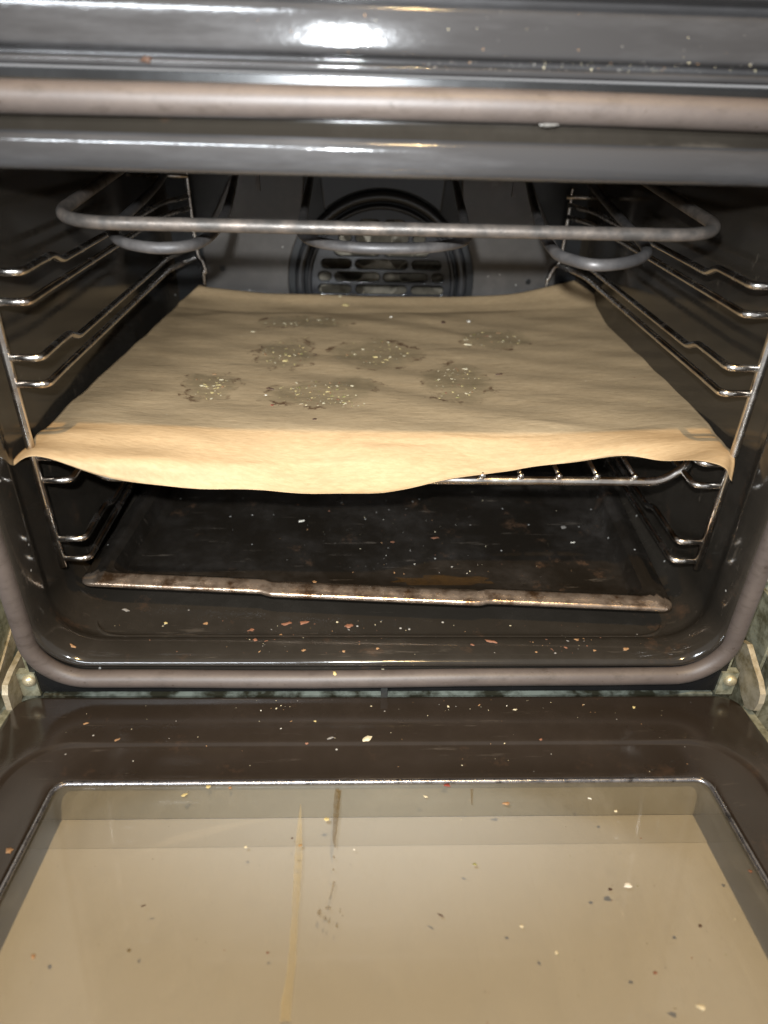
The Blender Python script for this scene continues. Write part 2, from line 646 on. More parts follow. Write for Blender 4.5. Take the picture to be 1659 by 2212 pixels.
# flat top lip has its own greyer reflecting enamel skin: part of the flange seen under the seal
lip = []
for x in np.linspace(-.24, .24, 40):
    lip.append([(x, y, z) for (y, z) in ((-.0030, .3100), (-.0050, .3088), (-.0060, .3075), (-.0064, .3045), (-.0060, .3000),
                                         (-.0048, .2965), (-.0028, .2942), (.0010, .2930), (.0080, .2926), (.016, .2930))])
V = [p for rgs in lip for p in rgs]
n = 10
F = [(i * n + k, i * n + k + 1, (i + 1) * n + k + 1, (i + 1) * n + k) for i in range(39) for k in range(n - 1)]
lipo = link('upper_flange', V, F, M['fascia'], oven)

# rubber seal round the opening
base = rrect(.2495, -.0385, .3240, .037, 14, 0, .03)
path, rad = [], []
for i, (x, z) in enumerate(base):
    zz = z
    if z < .06:
        f = min(1.0, (.06 - z) / .098)
        zz = z + f * (0.0034 * min(1, max(0, x / .2)) ** 1.5 + 0.0007 * math.sin(x * 25))
    if z > .31:
        zz = z + 0.0008 * math.sin(x * 14 + 1)
    path.append((x, -.0045, zz))
    rad.append(.0069 if z > .30 else .0066)
V, F = tube_geo(path, rad, 16, closed=True)
seal = link('door_seal', V, F, M['seal'], oven)
remember('seal', seal)
V, F = box_geo(-.0022, .0026, -.006, .002, -.0572, -.0470)
link('seal_clip', V, F, M['dark'], oven, smooth=False)

# dirty strip and hinge housings below and beside the frame
V, F = box_geo(-.2520, .2520, -.001, .012, -.0640, -.0585)
link('lower_strip', V, F, M['strip'], oven, smooth=False)

V, F = box_geo(-.2575, .2575, .0125, .06, -.12, -.0600)
link('underside', V, F, M['dark'], oven, smooth=False)

# floor bead pressed into the cavity floor
bd = smooth_path([(-.222, .12, -.0246), (-.222, .0245, -.0246), (.222, .0245, -.0246), (.222, .12, -.0246)], .03, 10)
V, F = tube_geo(bd, .0017, 10)
link('floor_bead', V, F, M['cavity'], oven)

# back wall -------------------------------------------------------
FC = np.array([0.004, 0.138])      # fan centre (x, z) on the back wall
FR = .106


def circ(r, n=64, c=FC):
    return [(c[0] + r * math.cos(2 * math.pi * k / n), c[1] + r * math.sin(2 * math.pi * k / n)) for k in range(n)]


# wall sheet with the fan opening
outer = rrect(.2300, -.0120, .294, .034, 10)
wall = curve_plate('back_wall', outer, [circ(.0845)], YB - .001, .002, .0004, M['groove'], oven)
remember('back', wall)


def keyhole(xt, r, grow=0.0):
    """circle with an upward widening strip: outline of the pressed centre panel"""
    pts = []
    a0 = math.acos(min(1, (xt + .010) / r))
    n = 60
    for k in range(n + 1):
        a = math.pi - a0 + (math.pi + 2 * a0) * k / n
        pts.append((FC[0] + r * math.cos(a), FC[1] + r * math.sin(a)))
    pts.append((FC[0] + xt - .004, .290))
    pts.append((FC[0] - xt + .004, .290))
    return pts


# two side pressings standing proud of the wall; the gap between them and the centre reads as dark grooves
side = []
kh = keyhole(.080, FR)
left_edge = [(-.150, .290), (-.160, .245), (-.185, .205), (-.1985, .185), (-.2, .02), (.206, .02), (.2045, .185), (.189, .205), (.166, .245), (.158, .290)]
arc = kh[:61]                       # left side down round the bottom to the right
poly = [(-.150, .290), (-.160, .245), (-.183, .205), (-.196, .180), (-.198, .02), (.206, .02), (.2045, .180), (.189, .205), (.166, .245), (.158, .290)]
poly += [(FC[0] + .080, .290)] + [arc[60 - k] for k in range(61)] + [(FC[0] - .080, .290)]
cover = curve_plate('rear_cover', poly, [], YB - .0075, .006, .0018, M['back'], oven)
remember('cover', cover)
# centre panel above the fan
a1 = math.acos(.064 / .1)
cp = [(FC[0] - .071, .290), (FC[0] + .071, .290)]
for k in range(25):
    a = a1 + (math.pi - 2 * a1) * k / 24
    cp.append((FC[0] + .1 * math.cos(a), FC[1] + .1 * math.sin(a)))
centre = curve_plate('centre_panel', cp[::-1], [], YB - .006, .0045, .0015, M['ring'], oven)


def torus_geo(Rm, y, rx, ry, n=72, m=12):
    V, F = [], []
    for i in range(n):
        a = 2 * math.pi * i / n
        for k in range(m):
            b = 2 * math.pi * k / m
            rr = Rm + rx * math.cos(b)
            V.append((FC[0] + rr * math.cos(a), y + ry * math.sin(b), FC[1] + rr * math.sin(a)))
    for i in range(n):
        for k in range(m):
            j, l = (i + 1) % n, (k + 1) % m
            F.append((i * m + k, i * m + l, j * m + l, j * m + k))
    return V, F


V, F = torus_geo(.0930, YB - .0045, .0060, .0070)
ring = link('fan_ring', V, F, M['ring'], oven)
V, F = torus_geo(.0825, YB - .0060, .0028, .0050)
link('fan_ring', V, F, M['ring'], oven)

# grille with slots
GR = .0805


def stadium(x0, x1, z, h, n=8):
    r = h / 2
    pts = []
    for k in range(n + 1):
        a = R(-90 + 180 * k / n)
        pts.append((x1 - r + r * math.cos(a), z + r * math.sin(a)))
    for k in range(n + 1):
        a = R(90 + 180 * k / n)
        pts.append((x0 + r + r * math.cos(a), z + r * math.sin(a)))
    return pts


slots = []
z0 = bp(826, 599, 1, YB - .0065)[2]
for i in range(-5, 8):
    z = z0 + i * .0140
    q = (GR - .0075) ** 2 - (abs(z - FC[1]) + .0048) ** 2
    if q < .00025:
        continue
    half = math.sqrt(q)
    cuts = [(-half, -.0575), (-.0530, -.0024), (.0024, .0530), (.0575, half)] if i % 2 == 0 else [(-half, -.0345), (-.0297, .0297), (.0345, half)]
    for a, b in cuts:
        a, b = max(a, -half), min(b, half)
        if b - a > .0115:
            slots.append(stadium(FC[0] + a, FC[0] + b, z, .0098))
grille = curve_plate('fan_grille', circ(GR, 72), slots, YB - .0065, .003, .0012, M['ring'], oven)

# fan behind the grille
V, F = [], []
for k in range(60):
    a = 2 * math.pi * k / 60
    V.append((FC[0] + .084 * math.cos(a), YB + .001, FC[1] + .084 * math.sin(a)))
for k in range(60):
    a = 2 * math.pi * k / 60
    V.append((FC[0] + .084 * math.cos(a), YB + .040, FC[1] + .084 * math.sin(a)))
F = [(k, (k + 1) % 60, 60 + (k + 1) % 60, 60 + k) for k in range(60)] + [tuple(60 + k for k in range(60))]
link('fan_housing', V, F, M['fan'], oven, auto=40)
geos = []
for k in range(10):
    a = 2 * math.pi * k / 10 + .2
    ca, sa = math.cos(a), math.sin(a)
    q = []
    for (rr, yy) in ((.022, .010), (.070, .008), (.074, .026), (.022, .030)):
        t = .012 * (yy - .015) / .01
        q.append((FC[0] + rr * ca - t * sa, YB + yy, FC[1] + rr * sa + t * ca))
    q2 = [(x - .0012 * sa, y, z + .0012 * ca) for x, y, z in q]
    geos.append((q + q2, [(0, 1, 2, 3), (7, 6, 5, 4), (0, 4, 5, 1), (1, 5, 6, 2), (2, 6, 7, 3), (3, 7, 4, 0)]))
V, F = merge(*geos)
link('fan', V, F, M['fan'], oven, smooth=False)

# screws / holes on the rear cover
for (px, py) in ((481, 580), (1141, 609)):
    p = bp(px, py, 1, YB - .008)
    V, F = tube_geo([(p[0], YB - .0065, p[2]), (p[0], YB - .0085, p[2])], .0032, 12)
    link('cover_screw', V, F, M['groove'], oven, auto=30)

# heating elements ------------------------------------------------
ZE = .2625
eo = smooth_path([(-.205, .40, .288), (-.1955, .045, ZE), (.1955, .045, ZE), (.205, .40, .288)], .040, 12)
V, F = tube_geo(eo, .0037, 14)
el = link('heating_element', V, F, M['element'], oven)
ZI = .2475
for pts in (((365, 372), (335, 405), (268, 470), (245, 500), (268, 524), (350, 536), (432, 523), (478, 480), (497, 430), (512, 372)),
            ((676, 365), (664, 420), (653, 482), (655, 508), (690, 524), (760, 534), (830, 537), (920, 535), (985, 526), (1008, 512), (1004, 482), (990, 420), (977, 368)),
            ((1135, 372), (1150, 430), (1172, 500), (1200, 545), (1240, 563), (1290, 573), (1350, 568), (1388, 555), (1396, 538), (1375, 510), (1325, 455), (1245, 372))):
    P = [bp(px, py, 2, ZI) for px, py in pts]
    for ends in (0, -1):
        P[ends][2] += .004
    V, F = tube_geo(spline(P, 8), .0034, 12)
    link('inner_element', V, F, M['inner_element'], oven)
# element brackets towards the ceiling
for x in (-.097, .097):
    V, F = box_geo(x - .0015, x + .0015, .20, .203, .262, .3055)
    link('element_bracket', V, F, M['inner_element'], oven, smooth=False)

# hinges ------------------------------------------------------------
for sgn, hook, arm, sc_px in (
        (-1, ((52, 1378), (44, 1395), (16, 1450), (4, 1480), (4, 1502), (14, 1534), (27, 1545), (34, 1520), (38, 1480), (58, 1420), (66, 1384)),
         ((22, 1322), (-6, 1420), (-30, 1500), (-22, 1515), (10, 1430), (40, 1330)), (65, 1467)),
        (1, ((1612, 1383), (1626, 1392), (1640, 1440), (1650, 1470), (1655, 1500), (1650, 1520), (1640, 1535), (1622, 1530), (1612, 1500), (1606, 1450), (1596, 1400)),
         ((1640, 1325), (1668, 1400), (1692, 1500), (1704, 1495), (1676, 1380), (1652, 1322)), (1575, 1467))):
    hx = .2705 if sgn < 0 else .2735
    geos = []
    def slab(pts, x, t):
        P = [bp(px, py, 0, sgn * x) for px, py in pts]
        k = len(P)
        A = [(sgn * x, p[1], p[2]) for p in P]
        B = [(sgn * (x - t), p[1], p[2]) for p in P]
        return A + B, [tuple(range(k)), tuple(range(2 * k - 1, k - 1, -1))] + [(i, (i + 1) % k, k + (i + 1) % k, k + i) for i in range(k)]
    hng = link('hinge', *slab(hook, hx, .0042), M['hinge'], oven, smooth=False)
    link('hinge_arm', *slab(arm, hx + .012, .005), M['hinge'], hng, smooth=False)
    p = bp(sc_px[0], sc_px[1], 1, -.001)
    V, F = box_geo(sgn * .2530, sgn * .2660, -.0020, .004, -.058, -.036)
    link('hinge_plate', V, F, M['hinge_green'], hng, smooth=False)
    V, F = [], []
    for j, (rr, yy) in enumerate(((.0048, -.002), (.0048, -.0035), (.0036, -.0052), (.0016, -.0060), (.0003, -.0061))):
        for k in range(20):
            a = 2 * math.pi * k / 20
            V.append((p[0] + rr * math.cos(a), yy, p[2] + rr * math.sin(a)))
    F = [(j * 20 + k, j * 20 + (k + 1) % 20, (j + 1) * 20 + (k + 1) % 20, (j + 1) * 20 + k) for j in range(4) for k in range(20)]
    link('hinge_screw', V, F, M['screw'], hng)
    # folded housing sheet behind the hook
    geos = [box_geo(sgn * .2580, sgn * .2600, .002, .06, -.075, .040), box_geo(sgn * .2600, sgn * .520, .030, .034, -.20, .0275),
            box_geo(sgn * .2790, sgn * .2815, -.002, .030, -.080, .022), box_geo(sgn * .2935, sgn * .296, .0, .030, -.085, .026)]
    V, F = merge(*geos)
    link('hinge_housing', V, F, M['hinge_green'], oven, smooth=False)
    V, F = box_geo(sgn * .2690, sgn * .52, -.42, .030, -.20, -.150)
    link('housing_floor', V, F, M['dark'], oven, smooth=False)
    V, F = box_geo(sgn * .2605, sgn * .52, .026, .06, .0285, .46)
    cb = link('cabinet_panel', V, F, M['beige'], None, smooth=False)
    tag(cb, 'pale beige cabinet panel beside the hinge on the %s of the oven' % ('left' if sgn < 0 else 'right'), 'cabinet panel', 'cabinet panels beside the oven')

# ------------------------------------------------------------------ door (part of the oven), opened flat, slightly lifted
TA = R(6)
HP = np.array([0, -.002, -.0565])
AX = np.array([0, -math.cos(TA), math.sin(TA)])
NN = np.array([0, math.sin(TA), math.cos(TA)])


def D(x, u, wv):
    p = HP + AX * u + NN * wv
    return (x, p[1], p[2])


DU1 = .47
dr = [(.2685, .0, -.045, .012, DU1), (.2685, .0, -.006, .012, DU1), (.2678, .0012, -.0022, .013, DU1 - .001), (.2660, .0036, -.0004, .014, DU1 - .003),
      (.2640, .0060, 0, .016, DU1 - .005), (.2475, .0475, 0, .036, DU1 - .045), (.2450, .0495, -.0004, .036, DU1 - .047), (.2435, .0508, -.0014, .036, DU1 - .048),
      (.2420, .0525, -.0019, .035, DU1 - .050), (.2190, .0740, -.0034, .012, DU1 - .072), (.2140, .0782, -.0030, .010, DU1 - .076),
      (.2125, .0795, -.0034, .009, DU1 - .0775), (.2115, .0803, -.0050, .008, DU1 - .078)]
rings = [[D(x, u, wv) for x, u in rrect(hw, u0, u1, r, 12)] for (hw, u0, wv, r, u1) in dr]
V, F = loft(rings)
door = link('door', V, F, M['door'], oven)
remember('door', door)
for sg in (-1, 1):
    q = [D(sg * x, u, wv) for x in (.2690, .2745) for u in (.012, DU1 - .02) for wv in (-.030, -.0035)]
    link('door_side', q, [(0, 1, 3, 2), (4, 6, 7, 5), (0, 4, 5, 1), (2, 3, 7, 6), (0, 2, 6, 4), (1, 5, 7, 3)], M['hinge_green'], door, smooth=False)
# glass
gp = rrect(.2128, .0790, DU1 - .0765, .008, 8)
V = [D(x, u, -.0050) for x, u in gp] + [D(x, u, -.0090) for x, u in gp]
k = len(gp)
F = [tuple(range(k)), tuple(range(2 * k - 1, k - 1, -1))] + [(i, (i + 1) % k, k + (i + 1) % k, k + i) for i in range(k)]
# one sheet is enough for the pane's look; thickness is carried by its rim
V = [D(x, u, -.0056) for x, u in gp]
glass = link('glass_pane', V, [tuple(range(k))], M['glass'], door, smooth=False)
if glass.data.polygons[0].normal.z < 0:
    glass.data.flip_normals()
remember('glass', glass)
# trim bead round the pane
tr = rrect(.2110, .0806, DU1 - .079, .0085, 10)
V, F = tube_geo([D(x, u, -.0042) for x, u in tr], .0016, 10, closed=True)
link('glass_trim', V, F, M['trim'], door)
# space between the panes: dark side spacers, grey rail on the hinge side, tan outer plate
DP = -.0420
V, F = ([D(-.2480, .0770, -.0085), D(.2480, .0770, -.0085), D(.2480, .0765, DP + .001), D(-.2480, .0765, DP + .001)], [(0, 1, 2, 3)])
link('spacer_rail', V, F, M['rail_strip'], door, smooth=False)
V, F = ([D(-.2600, .0600, DP), D(.2600, .0600, DP), D(.2600, .44, DP), D(-.2600, .44, DP)], [(0, 1, 2, 3)])
pl = link('outer_plate', V, F, M['plate'], door, smooth=False)
remember('plate', pl)
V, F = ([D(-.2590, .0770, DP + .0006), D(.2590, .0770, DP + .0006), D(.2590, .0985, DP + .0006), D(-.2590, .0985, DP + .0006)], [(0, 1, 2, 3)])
link('plate_shade_band', V, F, M['plate_shade'], door, smooth=False)  # shadow band along the hinge edge, painted as a darker strip on the plate


# ------------------------------------------------------------------ side racks (lift off the walls)
XR, XP, YR = .2150, .2350, .0420
ZS = [(.035, .052), (.0993, .1164), (.1675, .1846), (.2183, .2354)]
for sgn in (-1, 1):
    rk = empty('shelf_support', (sgn * XP, YR, .03))
    tag(rk, 'chromed wire shelf support on the %s oven wall, %s' % (
        ('left', 'behind the curled parchment corner') if sgn < 0 else ('right', 'by the bare shelf end')), 'shelf support', 'wire shelf supports on the side walls')
    V, F = tube_geo([(sgn * .2342, YR, .0285), (sgn * XP, YR, .12), (sgn * XP, YR, .2), (sgn * XP, YR, .305)], .0028, 14)
    link('front_post', V, F, M['chrome'], rk)
    for zl, zu in ZS:
        pts = [(sgn * XP, YR + .0005, zl), (sgn * (XR - .0005), YR + .0005, zl), (sgn * XR, YR + .03, zl), (sgn * XR, .37, zl), (sgn * .2, .4165, zl)]
        V, F = tube_geo(smooth_path(pts, [0, .006, .002, .02, 0], 6), .0024, 12)
        link('lower_runner', V, F, M['chrome'], rk)
        zk = zu - .0058
        pts = [(sgn * XP, YR + .0005, zu), (sgn * (XR - .0005), YR + .0005, zu), (sgn * XR, YR + .03, zu), (sgn * XR, .092, zu), (sgn * XR, .1045, zk), (sgn * XR, .37, zk), (sgn * .2, .4165, zk)]
        V, F = tube_geo(smooth_path(pts, [0, .006, .002, .005, .005, .02, 0], 6), .0024, 12)
        link('upper_runner', V, F, M['chrome'], rk)
    ppx = ((402, 366), (408, 420), (425, 540), (438, 566), (444, 590), (441, 606)) if sgn < 0 else ((1238, 405), (1230, 455), (1211, 560), (1196, 580), (1184, 605), (1180, 622))
    P = [bp(a, b, 1, .4385) for a, b in ppx]
    P = [P[0] + np.array([0, 0, .04])] + P if sgn < 0 else P
    P = P + [np.array([P[-1][0] + .002 * -sgn, .4385, .02])]
    V, F = tube_geo(spline(P, 8), .0022, 12)
    link('rear_post', V, F, M['chrome'], rk)
    # mounting peg
    P = bp(385, 380, 1, .42) if sgn < 0 else bp(1262, 427, 1, .42)
    V, F = tube_geo([(sgn * .2425, .42, P[2]), (sgn * .198, .42, P[2])], .002, 10)
    link('mounting_peg', V, F, M['chrome'], rk)

# ------------------------------------------------------------------ wire shelf
shelf = empty('wire_shelf', (0, .063, .09))
tag(shelf, 'chromed wire shelf under the parchment paper with its right front corner showing', 'oven shelf')
zf = .0905
pts = [(-.2165, .40, .1047), (-.2165, .085, .1047), (-.2150, .066, .1040), (-.2010, .0635, zf), (.2010, .0635, zf), (.2200, .066, .1040), (.2215, .085, .1047), (.2165, .40, .1047)]
V, F = tube_geo(smooth_path(pts, [0, .015, .008, .010, .010, .008, .015, 0], 7), .0034, 14)
link('shelf_frame', V, F, M['chrome'], shelf)
geos = []
for k in range(-7, 8):
    x = .0135 + k * .0277
    if abs(x) > .205:
        continue
    pth = smooth_path([(x, .0625, zf + .0052), (x, .098, .0975), (x, .40, .1005)], .01, 4)
    geos.append(tube_geo(pth, .0017, 8))
    # weld blob where the wire ends on the front bar
    bm = bmesh.new()
    bmesh.ops.create_uvsphere(bm, u_segments=10, v_segments=8, radius=.0027)
    geos.append(([v.co + Vector((x, .0618, zf + .0050)) for v in bm.verts], [tuple(v.index for v in f.verts) for f in bm.faces]))
    bm.free()
V, F = merge(*geos)
link('shelf_wires', V, F, M['chrome'], shelf)
for y, z in ((.100, .0940), (.39, .0965)):
    V, F = tube_geo([(-.2165, y, z), (.2180, y, z)], .0026, 12)
    link('cross_bar', V, F, M['chrome'], shelf)

# ------------------------------------------------------------------ parchment paper
rows = [
    ('y', .432, ((430, 614), (462, 622), (560, 633), (690, 637), (826, 640), (970, 641), (1090, 636), (1185, 618), (1240, 607))),
    ('y', .408, ((392, 650), (430, 654), (548, 662), (685, 666), (826, 668), (975, 669), (1110, 666), (1232, 656), (1290, 640))),
    ('z', (.1230, .1215, .1195, .119, .119, .119, .1195, .1215, .1230), ((338, 702), (400, 702), (525, 702), (680, 702), (826, 703), (985, 703), (1135, 702), (1285, 700), (1350, 692))),
    ('z', (.1225, .1210, .1185, .1175, .1170, .1175, .1185, .1210, .1225), ((262, 770), (335, 770), (480, 770), (655, 770), (828, 770), (1010, 770), (1180, 770), (1345, 770), (1408, 768))),
    ('z', (.1220, .1210, .1185, .1170, .1170, .1170, .1185, .1210, .1220), ((186, 840), (265, 842), (430, 842), (630, 842), (829, 842), (1035, 842), (1225, 842), (1400, 840), (1462, 836))),
    ('z', (.1225, .1225, .1190, .1170, .1170, .1170, .1190, .1225, .1225), ((122, 900), (200, 905), (385, 908), (612, 908), (830, 908), (1055, 908), (1265, 905), (1450, 895), (1510, 892))),
    ('z', (.1225, .1230, .1180, .1150, .1150, .1150,   .1180, .1230, .1225), ((85, 935), (170, 940), (365, 940), (603, 940), (830, 940), (1062, 940), (1290, 932), (1490, 922), (1540, 928))),
    ('z', (.1235, .1245, .1120, .1035, .1035, .1075, .1160, .1245, .1240), ((64, 957), (130, 972), (342, 998), (595, 1003), (830, 1000), (1068, 978), (1312, 962), (1522, 955), (1578, 972))),
    ('z', (.1200, .1245, .1010, .0925, .0930, .1000, .1120, .1240, .1200), ((34, 990), (108, 984), (325, 1040), (588, 1052), (830, 1052), (1072, 1012), (1325, 984), (1535, 985), (1586, 1000))),
    ('z', (.1140, .1240, .0985, .0900, .0915, .0985, .1100, .1235, .1130), ((20, 1013), (96, 985), (318, 1049), (586, 1064), (830, 1062), (1074, 1020), (1330, 991), (1540, 1004), (1581, 1039))),
]
CP = np.zeros((len(rows), 9, 3))
for i, (ax, val, pts) in enumerate(rows):
    for j, (px, py) in enumerate(pts):
        vv = val[j] if hasattr(val, '__len__') else val
        CP[i, j] = bp(px, py, 1 if ax == 'y' else 2, vv)


def dens(A, n):
    return np.array(spline([a.ravel() for a in A], n)).reshape(-1, *A.shape[1:])


NU, NV = 14, 14
g1 = dens(CP, NV)
g2 = dens(np.swapaxes(g1, 0, 1), NU)
GP = np.swapaxes(g2, 0, 1).copy()          # rows x cols x 3
nr, nc = GP.shape[:2]
# gentle wrinkles
X, Y = GP[..., 0], GP[..., 1]
wob = (0.00045 * np.sin(Y * 95 + 3 * np.sin(X * 17)) + 0.00035 * np.sin(X * 60 + Y * 130) + 0.0003 * np.sin(X * 33 - Y * 70 + 2 * np.sin(Y * 40)))
for _ in range(22):                         # short creases
    cx, cy = rng.uniform(-.2, .2), rng.uniform(.05, .38)
    an = rng.normal(0, .5)
    ln, wd, hh = rng.uniform(.02, .07), rng.uniform(.002, .004), rng.uniform(-.0007, .0009)
    dx, dy = X - cx, Y - cy
    a = dx * math.cos(an) + dy * math.sin(an)
    b = -dx * math.sin(an) + dy * math.cos(an)
    wob += hh * np.exp(-(a / ln) ** 2 - (b / wd) ** 2)
wob += -.0012 * np.exp(-((Y - .398 - .006 * np.sin(X * 11)) / .0055) ** 2)
lipm = np.clip((.095 - Y) / .03, 0, 1)
wob += lipm * (.0011 * np.sin(X * 41 + 9 * Y) + .0006 * np.sin(X * 97 - 40 * Y) + .0007 * np.sin(Y * 210 + 2 * np.sin(X * 14)))
for _ in range(9):
    cx, cy = rng.uniform(-.16, .18), rng.uniform(.05, .09)
    an, ln, wd, hh = rng.normal(.1, .25), rng.uniform(.02, .06), rng.uniform(.0012, .0025), rng.uniform(-.0008, .0008)
    a = (X - cx) * math.cos(an) + (Y - cy) * math.sin(an)
    b = -(X - cx) * math.sin(an) + (Y - cy) * math.cos(an)
    wob += hh * np.exp(-(a / ln) ** 2 - (b / wd) ** 2)
GP[..., 2] += wob
V = GP.reshape(-1, 3).tolist()
F = [(i * nc + j, i * nc + j + 1, (i + 1) * nc + j + 1, (i + 1) * nc + j) for i in range(nr - 1) for j in range(nc - 1)]
for (px, py, rx, ry) in ((615, 765, .030, .040), (810, 765, .041, .042), (455, 835, .024, .030), (690, 850, .044, .028), (985, 825, .031, .046), (1065, 735, .036, .028), (660, 700, .050, .022), (765, 835, .025, .022)):
    p = bp(px, py, 2, .1172)
    PATCH.append((p[0], p[1], rx * 1.08, ry * 1.12))
paper = link('parchment_paper', V, F, paper_material(), None)
tag(paper, 'sheet of brown parchment paper with greasy spots, hanging over the wire shelf', 'parchment paper')
remember('paper', paper)
so = paper.modifiers.new('thickness', 'SOLIDIFY')
so.thickness = .00015

# ------------------------------------------------------------------ baking tray on the cavity floor
TH = R(-3.8)
TC = np.array([.0040, .2165])
tray_e = empty('baking_tray', (TC[0], TC[1], -.0235))
tag(tray_e, 'dirty black enamel baking tray lying askew on the oven floor', 'baking tray')


def T(x, y, z):
    ca, sa = math.cos(TH), math.sin(TH)
    return (TC[0] + x * ca - y * sa, TC[1] + x * sa + y * ca, z)


def tray_ring(hw, hd, z, r, notch=True, dz=0):
    out = []
    for x, y in rrect(hw, -hd, hd, r, 12):
        out.append((x, y, z))
    if notch:
        # refine front side and move the middle of the lip forward
        res = []
        m = len(out)
        for i in range(m):
            a, b = out[i], out[(i + 1) % m]
            res.append(a)
            if a[1] < -hd + 1e-7 and b[1] < -hd + 1e-7:
                for k in range(1, 12):
                    t = k / 12
                    res.append(tuple(a[q] + (b[q] - a[q]) * t for q in range(3)))
        out = res
    fin = []
    for x, y, zz in out:
        if notch and y < -hd + .002:
            f = 1 / (1 + math.exp((abs(x) - .083) / .0012))
            y -= .0030 * f
        fin.append(T(x, y, zz))
    return fin


hw, hd = .2270, .175
rim = [tray_ring(hw - .0008, hd - .0008, -.0022, .008), tray_ring(hw + .0002, hd + .0002, -.0006, .008), tray_ring(hw - .0002, hd - .0002, .0012, .008), tray_ring(hw - .0016, hd - .0016, .0021, .008),
       tray_ring(hw - .0040, hd - .0040, .0023, .008), tray_ring(hw - .0048, hd - .0048, .0029, .008), tray_ring(hw - .0096, hd - .0096, .0039, .009), tray_ring(hw - .0116, hd - .0116, .0038, .010), tray_ring(hw - .0130, hd - .0130, .0025, .011), tray_ring(hw - .0170, hd - .0170, .0006, .013)]
V, F = loft(rim)
body = [tray_ring(hw - .0168, hd - .0168, .0005, .013), tray_ring(hw - .0180, hd - .0180, -.003, .015), tray_ring(hw - .020, hd - .020, -.012, .02), tray_ring(hw - .0225, hd - .0225, -.0145, .024),
        tray_ring(hw - .028, hd - .028, -.0155, .028), tray_ring(hw - .07, hd - .06, -.0156, .03), tray_ring(hw - .14, hd - .13, -.0156, .03)]
Vb, Fb = loft(body, True)
under = [tray_ring(hw - .0168, hd - .0168, -.0006, .013), tray_ring(hw - .0182, hd - .0182, -.004, .015), tray_ring(hw - .019, hd - .019, -.014, .02), tray_ring(hw - .026, hd - .026, -.0185, .026)]
Vu, Fu = loft(under, True)
Vb, Fb = merge((Vb, Fb), (Vu, Fu))
tb = link('tray_body', Vb, Fb, M['tray'], tray_e)
remember('tray', tb)
to = link('tray_rim', V, F, M['rim'], tray_e)
to.data.materials.append(M['tray'])
for p in to.data.polygons:
    lx = (p.center.y - TC[1]) * math.cos(TH) - (p.center.x - TC[0]) * math.sin(TH)
    p.material_index = 0 if lx < -hd + .0125 else 1
remember('rim', to)


# ------------------------------------------------------------------ crumbs
def flake_geo(loc, nor, size, flat=0.35, elong=1.0, ang=None, n=9):
    """irregular lump lying on the surface"""
    nor = Vector(nor).normalized()
    ref = Vector((1, 0, 0)) if abs(nor.x) < .8 else Vector((0, 1, 0))
    u = (ref - nor * ref.dot(nor)).normalized()
    v = nor.cross(u)
    a0 = rng.uniform(0, 6.28) if ang is None else ang
    u, v = u * math.cos(a0) + v * math.sin(a0), v * math.cos(a0) - u * math.sin(a0)
    ra = [size * (1 + rng.uniform(-.42, .42)) for _ in range(n)]
    V = []
    for lvl, (k, h) in enumerate(((1.0, 0.02), (0.95, .5), (.55, 1.0))):
        for i in range(n):
            a = 2 * math.pi * i / n
            rr = ra[i] * k
            hh = flat * size * h * (1 + rng.uniform(-.35, .35)) + .0001
            V.append(Vector(loc) + u * rr * math.cos(a) * elong + v * rr * math.sin(a) / math.sqrt(elong) + nor * hh)
    F = [(l * n + i, l * n + (i + 1) % n, (l + 1) * n + (i + 1) % n, (l + 1) * n + i) for l in range(2) for i in range(n)]
    F.append(tuple(2 * n + i for i in range(n)))
    F.append(tuple(range(n - 1, -1, -1)))
    return V, F


ALL = ['paper', 'tray', 'rim', 'floor', 'seal', 'door', 'glass', 'frame', 'fascia']


def crumb(px, py, rpx, mat, label, keys=None, elong=1.0, ang=None, flat=.35, name='crumb', group=None, cat='crumb'):
    h = hit(px, py, keys or ALL)
    if h is None:
        return None
    loc, nor, dist = h
    V, F = flake_geo(loc, nor, rpx * .66 * dist / FPX, flat, elong, ang, 11)
    o = link(name, V, F, M[mat], None, auto=50)
    tag(o, label, cat, group)
    return o


G1, G2, G3, G4, G5 = 'flakes on the oven floor', 'crumbs on the door frame', 'crumbs on the door glass', 'bits on the parchment paper', 'bits on the fascia'
